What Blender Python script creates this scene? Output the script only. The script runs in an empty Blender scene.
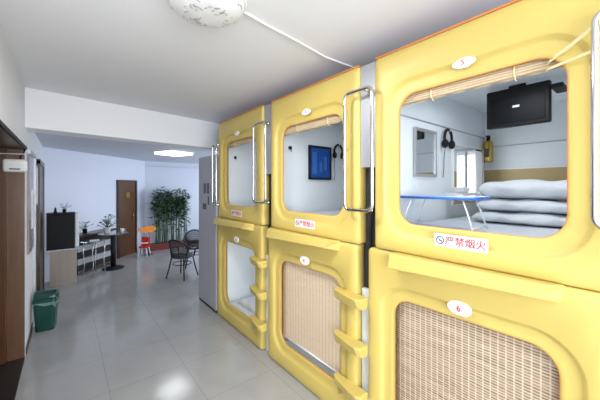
import bpy, bmesh, math, random
from mathutils import Vector, Matrix
random.seed(7)
PI = math.pi
C = bpy.context.scene.collection
# ------------------------------------------------------------------ materials
def mat(name, col, rough=.5, metal=0., spec=.5, noise=0., nscale=8., bump=0., bscale=60., emit=None, estr=0., coat=0., trans=0., stretch=None):
    m = bpy.data.materials.new(name); m.use_nodes = True
    nt = m.node_tree; b = nt.nodes['Principled BSDF']
    b.inputs['Base Color'].default_value = (*col, 1); b.inputs['Roughness'].default_value = rough
    b.inputs['Metallic'].default_value = metal; b.inputs['Specular IOR Level'].default_value = spec
    b.inputs['Coat Weight'].default_value = coat; b.inputs['Coat Roughness'].default_value = .08
    b.inputs['Transmission Weight'].default_value = trans
    tc = nt.nodes.new('ShaderNodeTexCoord'); mp = nt.nodes.new('ShaderNodeMapping')
    nt.links.new(tc.outputs['Object'], mp.inputs[0])
    if stretch: mp.inputs['Scale'].default_value = stretch
    if noise:
        n = nt.nodes.new('ShaderNodeTexNoise'); n.inputs['Scale'].default_value = nscale; n.inputs['Detail'].default_value = 4
        nt.links.new(mp.outputs[0], n.inputs['Vector'])
        r = nt.nodes.new('ShaderNodeMix'); r.data_type = 'RGBA'
        r.inputs['A'].default_value = (*[c*(1-noise) for c in col], 1); r.inputs['B'].default_value = (*[min(1, c*(1+noise)) for c in col], 1)
        nt.links.new(n.outputs['Fac'], r.inputs['Factor']); nt.links.new(r.outputs['Result'], b.inputs['Base Color'])
    if bump:
        n = nt.nodes.new('ShaderNodeTexNoise'); n.inputs['Scale'].default_value = bscale; n.inputs['Detail'].default_value = 3
        nt.links.new(mp.outputs[0], n.inputs['Vector'])
        bu = nt.nodes.new('ShaderNodeBump'); bu.inputs['Strength'].default_value = bump; bu.inputs['Distance'].default_value = .01
        nt.links.new(n.outputs['Fac'], bu.inputs['Height']); nt.links.new(bu.outputs[0], b.inputs['Normal'])
    if emit:
        b.inputs['Emission Color'].default_value = (*emit, 1); b.inputs['Emission Strength'].default_value = estr
    return m
M = {}
M['yellow'] = mat('yellow_plastic', (.60, .46, .125), .42, noise=.04, nscale=3, bump=.03, bscale=90)
M['orange'] = mat('orange_edging', (.68, .22, .06), .45, noise=.08, nscale=20)
M['wall'] = mat('wall_paint', (.80, .81, .84), .6, noise=.02, nscale=2, bump=.02, bscale=70)
M['farwall'] = mat('lavender_wall_paint', (.68, .73, .86), .6, noise=.02, nscale=2)
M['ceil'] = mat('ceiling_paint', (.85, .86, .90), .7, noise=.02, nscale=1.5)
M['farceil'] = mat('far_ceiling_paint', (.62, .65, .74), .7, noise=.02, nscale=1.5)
M['beam'] = mat('beam_paint', (.90, .91, .95), .6, noise=.015, nscale=3)
M['pod'] = mat('capsule_lining', (.74, .79, .83), .45, noise=.02, nscale=4)
M['metalgrey'] = mat('grey_metal', (.42, .43, .46), .38, metal=.55, noise=.06, nscale=5, stretch=(1, 1, .1))
M['cabgrey'] = mat('grey_cabinet_paint', (.40, .41, .45), .45, noise=.04, nscale=5)
M['black'] = mat('black_plastic', (.009, .009, .011), .5, spec=.25, noise=.2, nscale=30)
M['gblack'] = mat('gloss_black', (.006, .007, .009), .45, spec=.15, noise=.2, nscale=3)
M['void'] = mat('dark_lining', (.02, .02, .022), .8, noise=.2, nscale=10)
M['chrome'] = mat('chrome', (.62, .62, .64), .12, metal=1., noise=.03, nscale=20)
M['white'] = mat('white_plastic', (.86, .87, .88), .35, noise=.02, nscale=10)
M['cloth'] = mat('white_bedding', (.66, .70, .75), .85, noise=.03, nscale=6, bump=.5, bscale=14)
M['red'] = mat('red_paint', (.62, .03, .02), .4, noise=.06, nscale=20)
M['redtext'] = mat('red_print', (.70, .03, .03), .5, noise=.03, nscale=40)
M['blacktext'] = mat('dark_print', (.06, .05, .07), .5, noise=.03, nscale=40)
M['door'] = mat('brown_wood', (.10, .042, .018), .32, noise=.35, nscale=6, stretch=(6, 6, .5))
M['jamb'] = mat('light_brown_wood', (.15, .078, .042), .3, noise=.3, nscale=6, stretch=(6, 6, .5))
M['dkwood'] = mat('dark_wood', (.05, .03, .022), .3, noise=.35, nscale=5, stretch=(6, 6, .6))
M['tan'] = mat('tan_wood_laminate', (.44, .33, .15), .45, noise=.06, nscale=4, stretch=(1, .3, 6))
M['ltwood'] = mat('pale_wood_laminate', (.42, .36, .31), .45, noise=.14, nscale=6, stretch=(5, 5, .5))
M['marble'] = mat('mottled_grey_panel', (.30, .25, .27), .22, noise=.35, nscale=9)
M['greenbin'] = mat('green_plastic', (.006, .055, .045), .25, noise=.1, nscale=10)
M['greenbag'] = mat('bin_liner', (.10, .22, .20), .35, noise=.2, nscale=30, bump=.6, bscale=30)
M['leaf'] = mat('leaf_green', (.022, .075, .024), .5, noise=.4, nscale=12)
M['stem'] = mat('bamboo_stem', (.12, .22, .10), .45, noise=.3, nscale=14)
M['rattan'] = mat('black_rattan', (.02, .021, .026), .45, noise=.3, nscale=60, bump=.5, bscale=120)
M['blue'] = mat('blue_laminate', (.03, .16, .68), .3, noise=.04, nscale=6)
M['screenblue'] = mat('blue_glass_panel', (.015, .08, .34), .15, noise=.35, nscale=5)
M['bluemark'] = mat('blue_print', (.04, .14, .46), .3, noise=.1)
M['mirror'] = mat('mirror_glass', (.86, .88, .90), .03, metal=1.)
M['gold'] = mat('gold_can', (.55, .38, .08), .25, metal=.8, noise=.1, nscale=20)
M['orangefish'] = mat('orange_foam', (.95, .30, .03), .5, noise=.06, nscale=12)
M['ribbon'] = mat('cream_ribbon', (.85, .74, .42), .6, noise=.06, nscale=30)
M['brownrib'] = mat('brown_ribbon', (.38, .22, .10), .6, noise=.06, nscale=30)
M['photo'] = mat('photo_print', (.03, .03, .045), .35, noise=.9, nscale=14)
M['paper'] = mat('paper', (.78, .80, .84), .6, noise=.03, nscale=20)
M['glass'] = mat('table_glass', (.75, .86, .86), .04, trans=.85, spec=.6, noise=.02)
M['dome'] = mat('lamp_dome', (.82, .82, .83), .4, noise=.1, nscale=26)
M['lamp'] = mat('lit_diffuser', (.9, .9, .9), .4, noise=.02, emit=(.93, .97, 1), estr=1.9)
M['softglow'] = mat('soft_glow', (.9, .9, .9), .4, noise=.02, emit=(.93, .97, 1), estr=1.6)  # capsule lamps, also the reflection box and the added lobby dome
M['stripe_w'] = mat('white_board', (.42, .43, .46), .4, noise=.04, nscale=10)
M['brownred'] = mat('brick_red_planter', (.17, .03, .022), .5, noise=.2, nscale=16)
M['pot'] = mat('white_ceramic', (.8, .8, .8), .2, noise=.03)
M['mat_dark'] = mat('dark_threshold_stone', (.022, .018, .020), .3, noise=.3, nscale=12)

def tile_mat():
    m = bpy.data.materials.new('polished_floor_tile'); m.use_nodes = True; nt = m.node_tree; b = nt.nodes['Principled BSDF']
    tc = nt.nodes.new('ShaderNodeTexCoord'); mp = nt.nodes.new('ShaderNodeMapping'); mp.inputs['Location'].default_value = (.29, .12, 0)
    br = nt.nodes.new('ShaderNodeTexBrick'); br.offset = 0; br.squash = 1
    br.inputs['Scale'].default_value = 1; br.inputs['Brick Width'].default_value = .545; br.inputs['Row Height'].default_value = .545
    br.inputs['Mortar Size'].default_value = .0022; br.inputs['Mortar Smooth'].default_value = .3
    br.inputs['Color1'].default_value = (.375, .375, .37, 1); br.inputs['Color2'].default_value = (.39, .39, .385, 1); br.inputs['Mortar'].default_value = (.26, .26, .26, 1)
    n = nt.nodes.new('ShaderNodeTexNoise'); n.inputs['Scale'].default_value = 5; n.inputs['Detail'].default_value = 8
    mx = nt.nodes.new('ShaderNodeMix'); mx.data_type = 'RGBA'; mx.blend_type = 'MULTIPLY'; mx.inputs['Factor'].default_value = 1
    rp = nt.nodes.new('ShaderNodeMapRange'); rp.inputs['To Min'].default_value = .88; rp.inputs['To Max'].default_value = 1.08
    nt.links.new(tc.outputs['Object'], mp.inputs[0]); nt.links.new(mp.outputs[0], br.inputs['Vector']); nt.links.new(mp.outputs[0], n.inputs['Vector'])
    nt.links.new(n.outputs['Fac'], rp.inputs['Value']); nt.links.new(br.outputs['Color'], mx.inputs['A']); nt.links.new(rp.outputs[0], mx.inputs['B'])
    nt.links.new(mx.outputs['Result'], b.inputs['Base Color'])
    b.inputs['Roughness'].default_value = .13; b.inputs['Specular IOR Level'].default_value = .55
    return m
M['tile'] = tile_mat()

def bamboo_mat(name, a, bcol, pitch, vpitch, vdark):
    """woven blind: thin horizontal slats, vertical threads; object coords, y along the blind, z up"""
    m = bpy.data.materials.new(name); m.use_nodes = True; nt = m.node_tree; b = nt.nodes['Principled BSDF']; L = nt.links
    tc = nt.nodes.new('ShaderNodeTexCoord'); sp = nt.nodes.new('ShaderNodeSeparateXYZ'); L.new(tc.outputs['Object'], sp.inputs[0])
    def mth(op, *v):
        n = nt.nodes.new('ShaderNodeMath'); n.operation = op
        for i, x in enumerate(v):
            if isinstance(x, (int, float)): n.inputs[i].default_value = x
            else: L.new(x, n.inputs[i])
        return n.outputs[0]
    zs = mth('MULTIPLY', sp.outputs['Z'], 2*PI/pitch); sz = mth('MULTIPLY_ADD', mth('SINE', zs), .5, .5)
    ys = mth('MULTIPLY', sp.outputs['Y'], 2*PI/vpitch); sy = mth('GREATER_THAN', mth('SINE', ys), .78)
    n = nt.nodes.new('ShaderNodeTexNoise'); n.inputs['Scale'].default_value = 1.; n.inputs['Detail'].default_value = 3
    mp = nt.nodes.new('ShaderNodeMapping'); mp.inputs['Scale'].default_value = (3, 5, 1.4/pitch); L.new(tc.outputs['Object'], mp.inputs[0]); L.new(mp.outputs[0], n.inputs['Vector'])
    f = mth('MULTIPLY_ADD', n.outputs['Fac'], .9, mth('MULTIPLY_ADD', sz, .75, -.35))
    mx = nt.nodes.new('ShaderNodeMix'); mx.data_type = 'RGBA'; mx.clamp_factor = True
    mx.inputs['A'].default_value = (*bcol, 1); mx.inputs['B'].default_value = (*a, 1); L.new(f, mx.inputs['Factor'])
    m2 = nt.nodes.new('ShaderNodeMix'); m2.data_type = 'RGBA'; m2.inputs['B'].default_value = (*vdark, 1)
    L.new(mx.outputs['Result'], m2.inputs['A']); L.new(mth('MULTIPLY', sy, .45), m2.inputs['Factor']); L.new(m2.outputs['Result'], b.inputs['Base Color'])
    bu = nt.nodes.new('ShaderNodeBump'); bu.inputs['Strength'].default_value = .6; bu.inputs['Distance'].default_value = .003
    L.new(sz, bu.inputs['Height']); L.new(bu.outputs[0], b.inputs['Normal']); b.inputs['Roughness'].default_value = .6
    return m
M['bam'] = bamboo_mat('woven_bamboo', (.70, .58, .43), (.20, .12, .07), .0125, .030, (.80, .70, .54))
M['bam2'] = bamboo_mat('pale_woven_bamboo', (.80, .66, .48), (.62, .48, .33), .0125, .036, (.38, .27, .18))
M['bamroll'] = bamboo_mat('rolled_woven_bamboo', (.74, .62, .42), (.40, .28, .16), .012, .028, (.55, .38, .22))

# ------------------------------------------------------------------ mesh builder
class MB:
    def __init__(s): s.v = []; s.f = []; s.sm = []
    def add(s, vs, fs, smooth=False, mtx=None):
        o = len(s.v)
        for p in vs: s.v.append(tuple(mtx @ Vector(p)) if mtx else tuple(p))
        for f in fs: s.f.append([i+o for i in f]); s.sm.append(smooth)
        return s
    def bx(s, x0, x1, y0, y1, z0, z1, mtx=None):
        vs = [(x, y, z) for x in (x0, x1) for y in (y0, y1) for z in (z0, z1)]
        return s.add(vs, [(0, 1, 3, 2), (4, 6, 7, 5), (0, 4, 5, 1), (2, 3, 7, 6), (0, 2, 6, 4), (1, 5, 7, 3)], mtx=mtx)
    def prism(s, poly, z0, z1, mtx=None, smooth=False):
        n = len(poly)
        vs = [(x, y, z0) for x, y in poly]+[(x, y, z1) for x, y in poly]
        fs = [tuple(range(n-1, -1, -1)), tuple(range(n, 2*n))]
        s.add(vs, fs, False, mtx); o = len(s.v)-2*n
        for i in range(n): s.f.append([o+i, o+(i+1) % n, o+n+(i+1) % n, o+n+i]); s.sm.append(smooth)
        return s
    def lathe(s, prof, cx=0, cy=0, n=24, mtx=None, cap=True):
        vs = []; fs = []
        for r, z in prof:
            for k in range(n): vs.append((cx+r*math.cos(2*PI*k/n), cy+r*math.sin(2*PI*k/n), z))
        for j in range(len(prof)-1):
            for k in range(n): fs.append((j*n+k, j*n+(k+1) % n, (j+1)*n+(k+1) % n, (j+1)*n+k))
        s.add(vs, fs, True, mtx)
        if cap:
            o = len(s.v)-len(vs)
            s.f.append([o+k for k in range(n-1, -1, -1)]); s.sm.append(False)
            s.f.append([o+(len(prof)-1)*n+k for k in range(n)]); s.sm.append(False)
        return s
    def tube(s, pts, r, n=8, closed=False, r2=None, flat=None):
        P = [Vector(p) for p in pts]; m = len(P); vs = []; fs = []
        up = None
        for i in range(m):
            if closed: d = P[(i+1) % m]-P[i-1]
            else: d = P[min(i+1, m-1)]-P[max(i-1, 0)]
            d.normalize()
            if up is None:
                a = Vector((0, 0, 1)) if abs(d.z) < .9 else Vector((1, 0, 0))
                up = (a-d*a.dot(d)).normalized()
            else: up = (up-d*up.dot(d)).normalized()
            q = d.cross(up); rr = r if r2 is None else r+(r2-r)*i/(m-1)
            for k in range(n):
                t = 2*PI*k/n; vs.append(P[i]+(up*math.cos(t)*(flat or 1)+q*math.sin(t))*rr)
        for i in range(m if closed else m-1):
            j = (i+1) % m
            for k in range(n): fs.append((i*n+k, i*n+(k+1) % n, j*n+(k+1) % n, j*n+k))
        s.add(vs, fs, True)
        if not closed:
            o = len(s.v)-len(vs); s.f.append([o+k for k in range(n-1, -1, -1)]); s.sm.append(False)
            s.f.append([o+(m-1)*n+k for k in range(n)]); s.sm.append(False)
        return s
    def ell(s, c, r, n=16, m=10):
        prof = [(max(1e-4, math.sin(PI*j/m)), -math.cos(PI*j/m)) for j in range(m+1)]
        return s.lathe(prof, n=n, mtx=Matrix.Translation(c) @ Matrix.Diagonal((*r, 1)), cap=False)
    def build(s, name, m, parent=None, bevel=0., seg=2, smooth=None, loc=None, sub=0, ang=35):
        me = bpy.data.meshes.new(name); me.from_pydata(s.v, [], s.f); me.update()
        bm = bmesh.new(); bm.from_mesh(me); bmesh.ops.recalc_face_normals(bm, faces=bm.faces); bm.to_mesh(me); bm.free()
        me.polygons.foreach_set('use_smooth', [True]*len(me.polygons) if smooth else s.sm[:len(me.polygons)])
        me.materials.append(M[m] if isinstance(m, str) else m)
        o = bpy.data.objects.new(name, me); C.objects.link(o)
        if parent: o.parent = parent
        if loc: o.location = loc
        if bevel:
            b = o.modifiers.new('bevel', 'BEVEL'); b.width = bevel; b.segments = seg; b.limit_method = 'ANGLE'; b.angle_limit = math.radians(ang)
        if sub:
            b = o.modifiers.new('sub', 'SUBSURF'); b.levels = sub; b.render_levels = sub
        return o
def tag(o, label, cat, group=None, kind=None):
    o['label'] = label; o['category'] = cat
    if group: o['group'] = group
    if kind: o['kind'] = kind
    return o
def thing(name, label, cat, loc=(0, 0, 0), rz=0, group=None):
    o = bpy.data.objects.new(name, None); C.objects.link(o); o.location = loc; o.rotation_euler = (0, 0, rz); o.empty_display_size = .1
    return tag(o, label, cat, group)
def struct(name, mb, m, **k):
    o = mb.build(name, m, **k); o['kind'] = 'structure'; return o
def kids(o): return [c for c in bpy.data.objects if c.parent == o]
def dup(root, loc, label, group=None):
    def rec(o, par):
        c = o.copy(); C.objects.link(c)
        if par: c.parent = par
        for ch in kids(o): rec(ch, c)
        return c
    r = rec(root, None); r.location = loc; r['label'] = label
    if group: r['group'] = group
    return r
def rrect(cy, cz, hw, hh, r, k=8):
    pts = []
    for (sy, sz, a0) in ((1, 1, 0), (-1, 1, 90), (-1, -1, 180), (1, -1, 270)):
        for i in range(k+1):
            a = math.radians(a0+90*i/k)
            pts.append((cy+sy*(hw-r)+r*math.cos(a), cz+sz*(hh-r)+r*math.sin(a)))
    return pts
def loops(mb, spec, close=False):
    n = None; base = len(mb.v)
    for (x, cy, cz, hw, hh, r) in spec:
        p = rrect(cy, cz, hw, hh, r); n = len(p)
        mb.v += [(x, y, z) for y, z in p]
    m = len(spec)
    for i in range(m if close else m-1):
        j = (i+1) % m
        for k in range(n):
            mb.f.append([base+i*n+k, base+i*n+(k+1) % n, base+j*n+(k+1) % n, base+j*n+k]); mb.sm.append(True)
    return mb
def text_mesh(body, size, name, m, parent, loc, extr=.0008, offset=0.0):
    cu = bpy.data.curves.new(name, 'FONT'); cu.body = body; cu.size = size; cu.extrude = extr; cu.align_x = 'CENTER'; cu.align_y = 'CENTER'; cu.offset = offset
    t = bpy.data.objects.new(name, cu); C.objects.link(t); bpy.context.view_layer.update()
    me = bpy.data.meshes.new_from_object(t.evaluated_get(bpy.context.evaluated_depsgraph_get()))
    bpy.data.objects.remove(t)
    # text lies in XY; turn it to face -x, reading from +y towards -y
    R = Matrix(((0, 0, -1, 0), (-1, 0, 0, 0), (0, 1, 0, 0), (0, 0, 0, 1)))
    me.transform(R); me.materials.clear(); me.materials.append(M[m])
    o = bpy.data.objects.new(name, me); C.objects.link(o); o.parent = parent; o.location = loc
    return o

FX = 1.43; ZC = 2.45; ZF = 2.19
# ------------------------------------------------------------------ the setting
WX = -.29
struct('floor', MB().bx(-3.3, 4.4, -3.1, 8.25, -.1, 0), 'tile')
struct('ceiling', MB().bx(-3.3, 4.4, -3.1, 4.05, ZC, ZC+.1), 'ceil')
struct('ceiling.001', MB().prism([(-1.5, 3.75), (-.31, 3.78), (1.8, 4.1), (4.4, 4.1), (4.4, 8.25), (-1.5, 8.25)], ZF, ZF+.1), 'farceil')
# soffit beam, slightly askew across the corridor
bm_ = MB().prism([(-.31, 3.60), (1.80, 3.95), (1.80, 4.20), (-.31, 3.90)], 2.085, ZC)
struct('trim_1', bm_, 'beam', bevel=.006)
# left wall with the recessed doorway
wl = MB()
wl.bx(WX-.12, WX, .2, 1.8, 0, ZC); wl.bx(WX-.12, WX, 1.8, 3.62, 1.90, ZC)
wl.bx(WX-.12, WX, 3.62, 6.35, 0, ZC)
struct('wall_left', wl, 'wall')
rec = MB(); rec.bx(-1.40, -1.3, 1.7, 3.74, 0, 2.0); rec.bx(-1.3, WX-.12, 1.7, 1.8, 0, 2.0)
struct('wall_recess', rec, 'dkwood')
struct('ceiling_recess', MB().bx(-1.3, WX-.001, 1.8, 3.62, 1.885, 1.899), 'dkwood')
struct('trim_2', MB().bx(-1.3, WX-.001, 3.605, 3.66, 0, 1.884), 'jamb', bevel=.003)
struct('trim_3', MB().bx(WX, WX+.012, 1.75, 3.66, 1.885, 1.915), 'void', bevel=.004)
struct('floor_threshold', MB().bx(-1.3, WX, 1.8, 3.604, .0005, .006), 'mat_dark')
d1 = MB().bx(-1.25, -.405, 3.555, 3.600, .012, 1.87).build('door_1', 'door', bevel=.004); d1['kind'] = 'structure'
# second doorway along the left wall
d2 = MB().bx(WX, WX+.018, 3.78, 4.32, 0.90, 1.86).build('door_2', 'marble', bevel=.003); d2['kind'] = 'structure'
MB().bx(WX, WX+.03, 4.32, 4.40, 0.0, 1.88).bx(WX, WX+.03, 3.74, 4.40, 1.86, 1.90).build('door_frame', 'metalgrey', d2)
d3 = MB().bx(WX, WX+.02, 5.0, 5.82, 0.0, 1.84).build('door_3', 'dkwood', bevel=.003); d3['kind'] = 'structure'
MB().bx(WX, WX+.035, 4.92, 5.0, 0, 1.88).bx(WX, WX+.035, 5.82, 5.9, 0, 1.88).bx(WX, WX+.035, 4.92, 5.9, 1.84, 1.9).build('door_frame', 'dkwood', d3)
struct('baseboard_left', MB().bx(WX, WX+.008, 3.67, 4.91, 0, .06), 'dkwood')
# far walls
a0 = Vector((-.31, 6.18)); a1 = Vector((1.53, 8.05)); dv = (a1-a0).normalized(); nv = Vector((-dv.y, dv.x))
def wallA(k, off=0, z=0):
    p = a0+(a1-a0)*k-nv*off; return (p.x, p.y, z)
b0 = a0+nv*.1; b1 = a1+nv*.1
struct('wall_far_left', MB().prism([tuple(a0), tuple(a1), tuple(b1), tuple(b0)], 0, ZF), 'farwall')
struct('wall_far', MB().bx(1.45, 4.4, 8.05, 8.15, 0, ZF), 'farwall')
struct('trim_4', MB().bx(1.54, 4.3, 8.025, 8.05, 2.055, 2.085), 'farceil', bevel=.004)
struct('wall_far_near', MB().bx(1.9, 4.4, 4.06, 4.16, 0, ZF), 'farwall')
wr = MB().bx(4.3, 4.4, 4.16, 5.0, 0, ZF).bx(4.3, 4.4, 7.2, 8.05, 0, ZF).bx(4.3, 4.4, 5.0, 7.2, 0, .7).bx(4.3, 4.4, 5.0, 7.2, 1.95, ZF)
struct('wall_far_right', wr, 'farwall')
struct('window_1', MB().bx(4.32, 4.38, 5.0, 5.05, .7, 1.95).bx(4.32, 4.38, 7.15, 7.2, .7, 1.95).bx(4.32, 4.38, 6.08, 6.12, .7, 1.95).bx(4.32, 4.38, 5.05, 7.15, .7, .75).bx(4.32, 4.38, 5.05, 7.15, 1.9, 1.95), 'white')
# lobby behind the camera
wb = MB().bx(-3.3, -3.0, -3.1, -3.0, 0, ZC).bx(1.2, 1.75, -3.1, -3.0, 0, ZC).bx(-3.0, 1.2, -3.1, -3.0, 0, .6).bx(-3.0, 1.2, -3.1, -3.0, 2.25, ZC)
struct('wall_back', wb, 'wall')
struct('window_2', MB().bx(-3.0, 1.2, -3.08, -3.02, .6, .65).bx(-3.0, 1.2, -3.08, -3.02, 2.2, 2.25).bx(-.92, -.88, -3.08, -3.02, .65, 2.2).bx(-3.0, -2.95, -3.08, -3.02, .65, 2.2).bx(1.15, 1.2, -3.08, -3.02, .65, 2.2), 'white')
ws = MB().bx(-3.3, -3.2, -3.0, -2.6, 0, ZC).bx(-3.3, -3.2, -.2, .3, 0, ZC).bx(-3.3, -3.2, -2.6, -.2, 0, .6).bx(-3.3, -3.2, -2.6, -.2, 2.25, ZC)
struct('wall_lobby', ws, 'wall')
struct('window_added', MB().bx(-3.28, -3.22, -2.6, -.2, .6, .65).bx(-3.28, -3.22, -2.6, -.2, 2.2, 2.25).bx(-3.28, -3.22, -1.42, -1.38, .65, 2.2), 'white')  # unseen window, added to throw more light on the panel fronts
struct('wall_lobby_inner', MB().bx(-3.2, WX-.12, .2, .3, 0, ZC), 'wall')
struct('wall_right', MB().bx(1.65, 1.75, -3.0, -.02, 0, ZC), 'wall')
struct('wall_behind_capsules', MB().bx(3.45, 3.55, -.02, 4.06, 0, ZC).bx(1.75, 3.45, -.12, -.02, 0, ZC), 'wall')
# far room: brown door in the slanted wall, dark door edge in the far wall
p0 = wallA(.632, .0); p1 = wallA(.868, .0)
def along(mb, k0, k1, o0, o1, z0, z1):
    q = [wallA(k0, o0)[:2], wallA(k1, o0)[:2], wallA(k1, o1)[:2], wallA(k0, o1)[:2]]
    return mb.prism(q, z0, z1)
d4 = along(MB(), .648, .850, .0, .02, 0, 1.67).build('door_4', 'door'); d4['kind'] = 'structure'
fr = MB(); along(fr, .628, .648, 0, .035, 0, 1.70); along(fr, .850, .870, 0, .035, 0, 1.70); along(fr, .648, .850, 0, .035, 1.67, 1.70)
fr.build('door_frame', 'dkwood', d4)
hm = MB(); q = wallA(.815, .04); hm.tube([(q[0], q[1], .80), (q[0], q[1], .95)], .012, 6); q2 = wallA(.80, .045); hm.tube([(q[0], q[1], .9), (q2[0], q2[1], .9)], .01, 6)
hm.build('door_handle', 'gold', d4)
pl = MB(); along(pl, .735, .775, .02, .026, 1.30, 1.42); pl.build('door_plate', 'gold', d4)
d5 = MB().bx(2.90, 3.6, 8.03, 8.05, 0, 1.66).build('door_5', 'void'); d5['kind'] = 'structure'
struct('baseboard_far', MB().bx(1.56, 2.89, 8.035, 8.05, 0, .08), 'dkwood')

# ------------------------------------------------------------------ capsules
UW = dict(cy=.0, cz=1.698, hw=.352, hh=.356, r=.10)       # upper opening
LW = dict(cy=.026, cz=.560, hw=.357, hh=.358, r=.10)         # lower opening
def panel_mb(y0, y1, z0, z1, w):
    cy, cz, hw, hh = (y0+y1)/2, (z0+z1)/2, (y1-y0)/2, (z1-z0)/2
    g = lambda d: (w['cy'], w['cz'], w['hw']+d, w['hh']+d, w['r']+d*.8)
    o = lambda d, r: (cy, cz, hw-d, hh-d, r)
    spec = [(.10, *o(0, .02)), (.020, *o(0, .02)), (.006, *o(.003, .022)), (.000, *o(.010, .026)), (-.003, *o(.035, .04)),
            (-.004, *g(.082)), (.001, *g(.074)), (.016, *g(.064)), (.019, *g(.056)), (.019, *g(.02)), (.0195, *g(.006)), (.024, *g(0)), (.040, *g(0)), (.046, *g(.07)), (.10, *g(.085))]
    return loops(MB(), spec, close=True)
def piping_mb(w, x):
    return MB().tube([(x, y, z) for y, z in rrect(w['cy'], w['cz'], w['hw']+.001, w['hh']+.001, w['r'])], .0030, 6, closed=True)
def shell_mb(y0, y1, z0, z1, depth=1.82):
    s = MB(); t = .03; xa = .105
    s.bx(xa, depth, y0, y0+t, z0, z1); s.bx(xa, depth, y1-t, y1, z0, z1); s.bx(depth-t, depth, y0+t, y1-t, z0, z1)
    s.bx(xa, depth, y0+t, y1-t, z0, z0+t); s.bx(xa, depth, y0+t, y1-t, z1-t, z1)
    return s
def plate_mb(cy, cz):
    # oval white plate with a pointed tab at either side
    p = []
    for i in range(40):
        a = 2*PI*i/40; c_, s_ = math.cos(a), math.sin(a)
        p.append((.048*math.copysign(abs(c_)**.75, c_)*(1+.14*abs(c_)**10), .033*math.copysign(abs(s_)**.75, s_)))
    m = MB(); R = Matrix(((0, 0, -1, 0), (-1, 0, 0, cy), (0, 1, 0, cz), (0, 0, 0, 1)))
    return m.prism(p, 0, .010, R, smooth=True)
def plate_long(cy, cz):
    p = []
    for i in range(48):
        a = 2*PI*i/48; c_, s_ = math.cos(a), math.sin(a)
        p.append(((.040+.012*max(0, abs(c_)-.8)/.2)*math.copysign(abs(c_)**.8, c_), .024*math.copysign(abs(s_)**.8, s_)))
    m = MB(); R = Matrix(((0, 0, -1, 0), (-1, 0, 0, cy), (0, 1, 0, cz), (0, 0, 0, 1)))
    return m.prism(p, 0, .010, R, smooth=True)
def handle_mb(yc, x=-.065, hw=.105, z0=1.405, z1=2.125, side=-1):
    m = MB(); cz = (z0+z1)/2; hh = (z1-z0)/2
    m.tube([(x, y, z) for y, z in rrect(yc, cz, hw, hh, .040)], .0105, 10, closed=True)
    for z in (z0+.0, z1-.0):
        m.tube([(x, yc-hw*.35, z), (.0, yc-hw*.35, z), (.075, yc-hw*.35, z)], .010, 8)
        m.lathe([(.020, 0), (.020, .012)], n=16, mtx=Matrix.Translation((-.0, yc-hw*.35, z)) @ Matrix.Rotation(PI/2, 4, 'Y'))
    return m
CEN = [.567, 1.692, 2.835]
WHERE = ['nearest the camera', 'in the middle of the row', 'at the far end of the row']
UY0, UY1 = -.508, .500
LY0, LY1 = -.490, .548
NUM_U = ['5', '3', '1']; NUM_L = ['6', '4', '2']
UL = ['upper yellow capsule nearest the camera, with a television and blue table inside',
      'middle upper yellow capsule, a blue panel on the wall inside its open window',
      'upper yellow capsule at the far end beside the grey cabinet']
LL = ['lower yellow capsule numbered 6, its big window closed by a brown bamboo blind',
      'middle lower yellow capsule with pale bamboo blind and three yellow steps',
      'far lower yellow capsule with open window showing white bedding and three steps']
panelU = panel_mb(UY0, UY1, 1.1805, 2.305, UW).build('front_panel', 'yellow', smooth=True)
pipeU = piping_mb(UW, .026).build('window_edging', 'orange')
shellU = shell_mb(-.545, .545, 1.19, 2.30).build('cabin_shell', 'pod')
topU = MB().bx(.0, .12, -.5, .495, 2.303, 2.312).build('top_edging', 'orange', bevel=.002)
panelL = panel_mb(LY0, LY1, .004, 1.178, LW).build('front_panel', 'yellow', smooth=True)
pipeL = piping_mb(LW, .026).build('window_edging', 'orange')
shellL = shell_mb(-.545, .545, .02, 1.18).build('cabin_shell', 'pod')
# visor ledge across the top of the lower front
def ledge_mb(L):
    A = [(.004, L+.01, 1.098), (.004, L+.01, 1.184), (.004, -.352, 1.184), (.004, -.345, 1.110)]
    B = [(-.092, L, 1.108), (-.074, L, 1.188), (-.074, -.325, 1.192), (-.092, -.262, 1.134)]
    return MB().add(A+B, [(0, 1, 2, 3), (7, 6, 5, 4), (0, 4, 5, 1), (1, 5, 6, 2), (2, 6, 7, 3), (3, 7, 4, 0)])
ledgeW = ledge_mb(.445).build('ledge', 'yellow', bevel=.009, seg=3, smooth=False)
ledge = ledge_mb(.352).build('ledge', 'yellow', bevel=.009, seg=3, smooth=False)
def step_mb():
    m = MB(); plan = [(.01, -.305), (-.030, -.310), (-.050, -.345), (-.082, -.480), (-.090, -.545), (-.070, -.575), (.01, -.575)]
    n = len(plan)
    lo = [(x*.66+.002, y, -.070) for x, y in plan]; hi = [(x, y, .0) for x, y in plan]
    fs = [tuple(range(n-1, -1, -1)), tuple(range(n, 2*n))]+[(i, (i+1) % n, n+(i+1) % n, n+i) for i in range(n)]
    return m.add(lo+hi, fs)
step = step_mb().build('step', 'yellow', bevel=.010, seg=3)
numU = plate_long(0, 2.117).build('number_plate', 'white'); numL = plate_mb(.018, .980).build('number_plate', 'white')
for i in (numU, numL): i.modifiers.new('b', 'BEVEL').width = .004
sticker = MB().bx(-.0015, 0, -.118, .118, -.031, .031).build('warning_sticker', 'paper')
TX = text_mesh('严禁烟火', .0445, 'sticker_text', 'redtext', sticker, (-.0024, -.024, -.001), .0005, .0003)
ic = MB(); ic.lathe([(.0195, 0), (.0195, .001), (.0150, .001), (.0150, 0)], n=24, mtx=Matrix.Translation((-.0016, .089, 0)) @ Matrix.Rotation(-PI/2, 4, 'Y'), cap=False)
ic.bx(-.0026, -.0016, -.014, .014, -.002, .002, Matrix.Translation((0, .089, 0)) @ Matrix.Rotation(PI/4, 4, 'X'))
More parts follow.
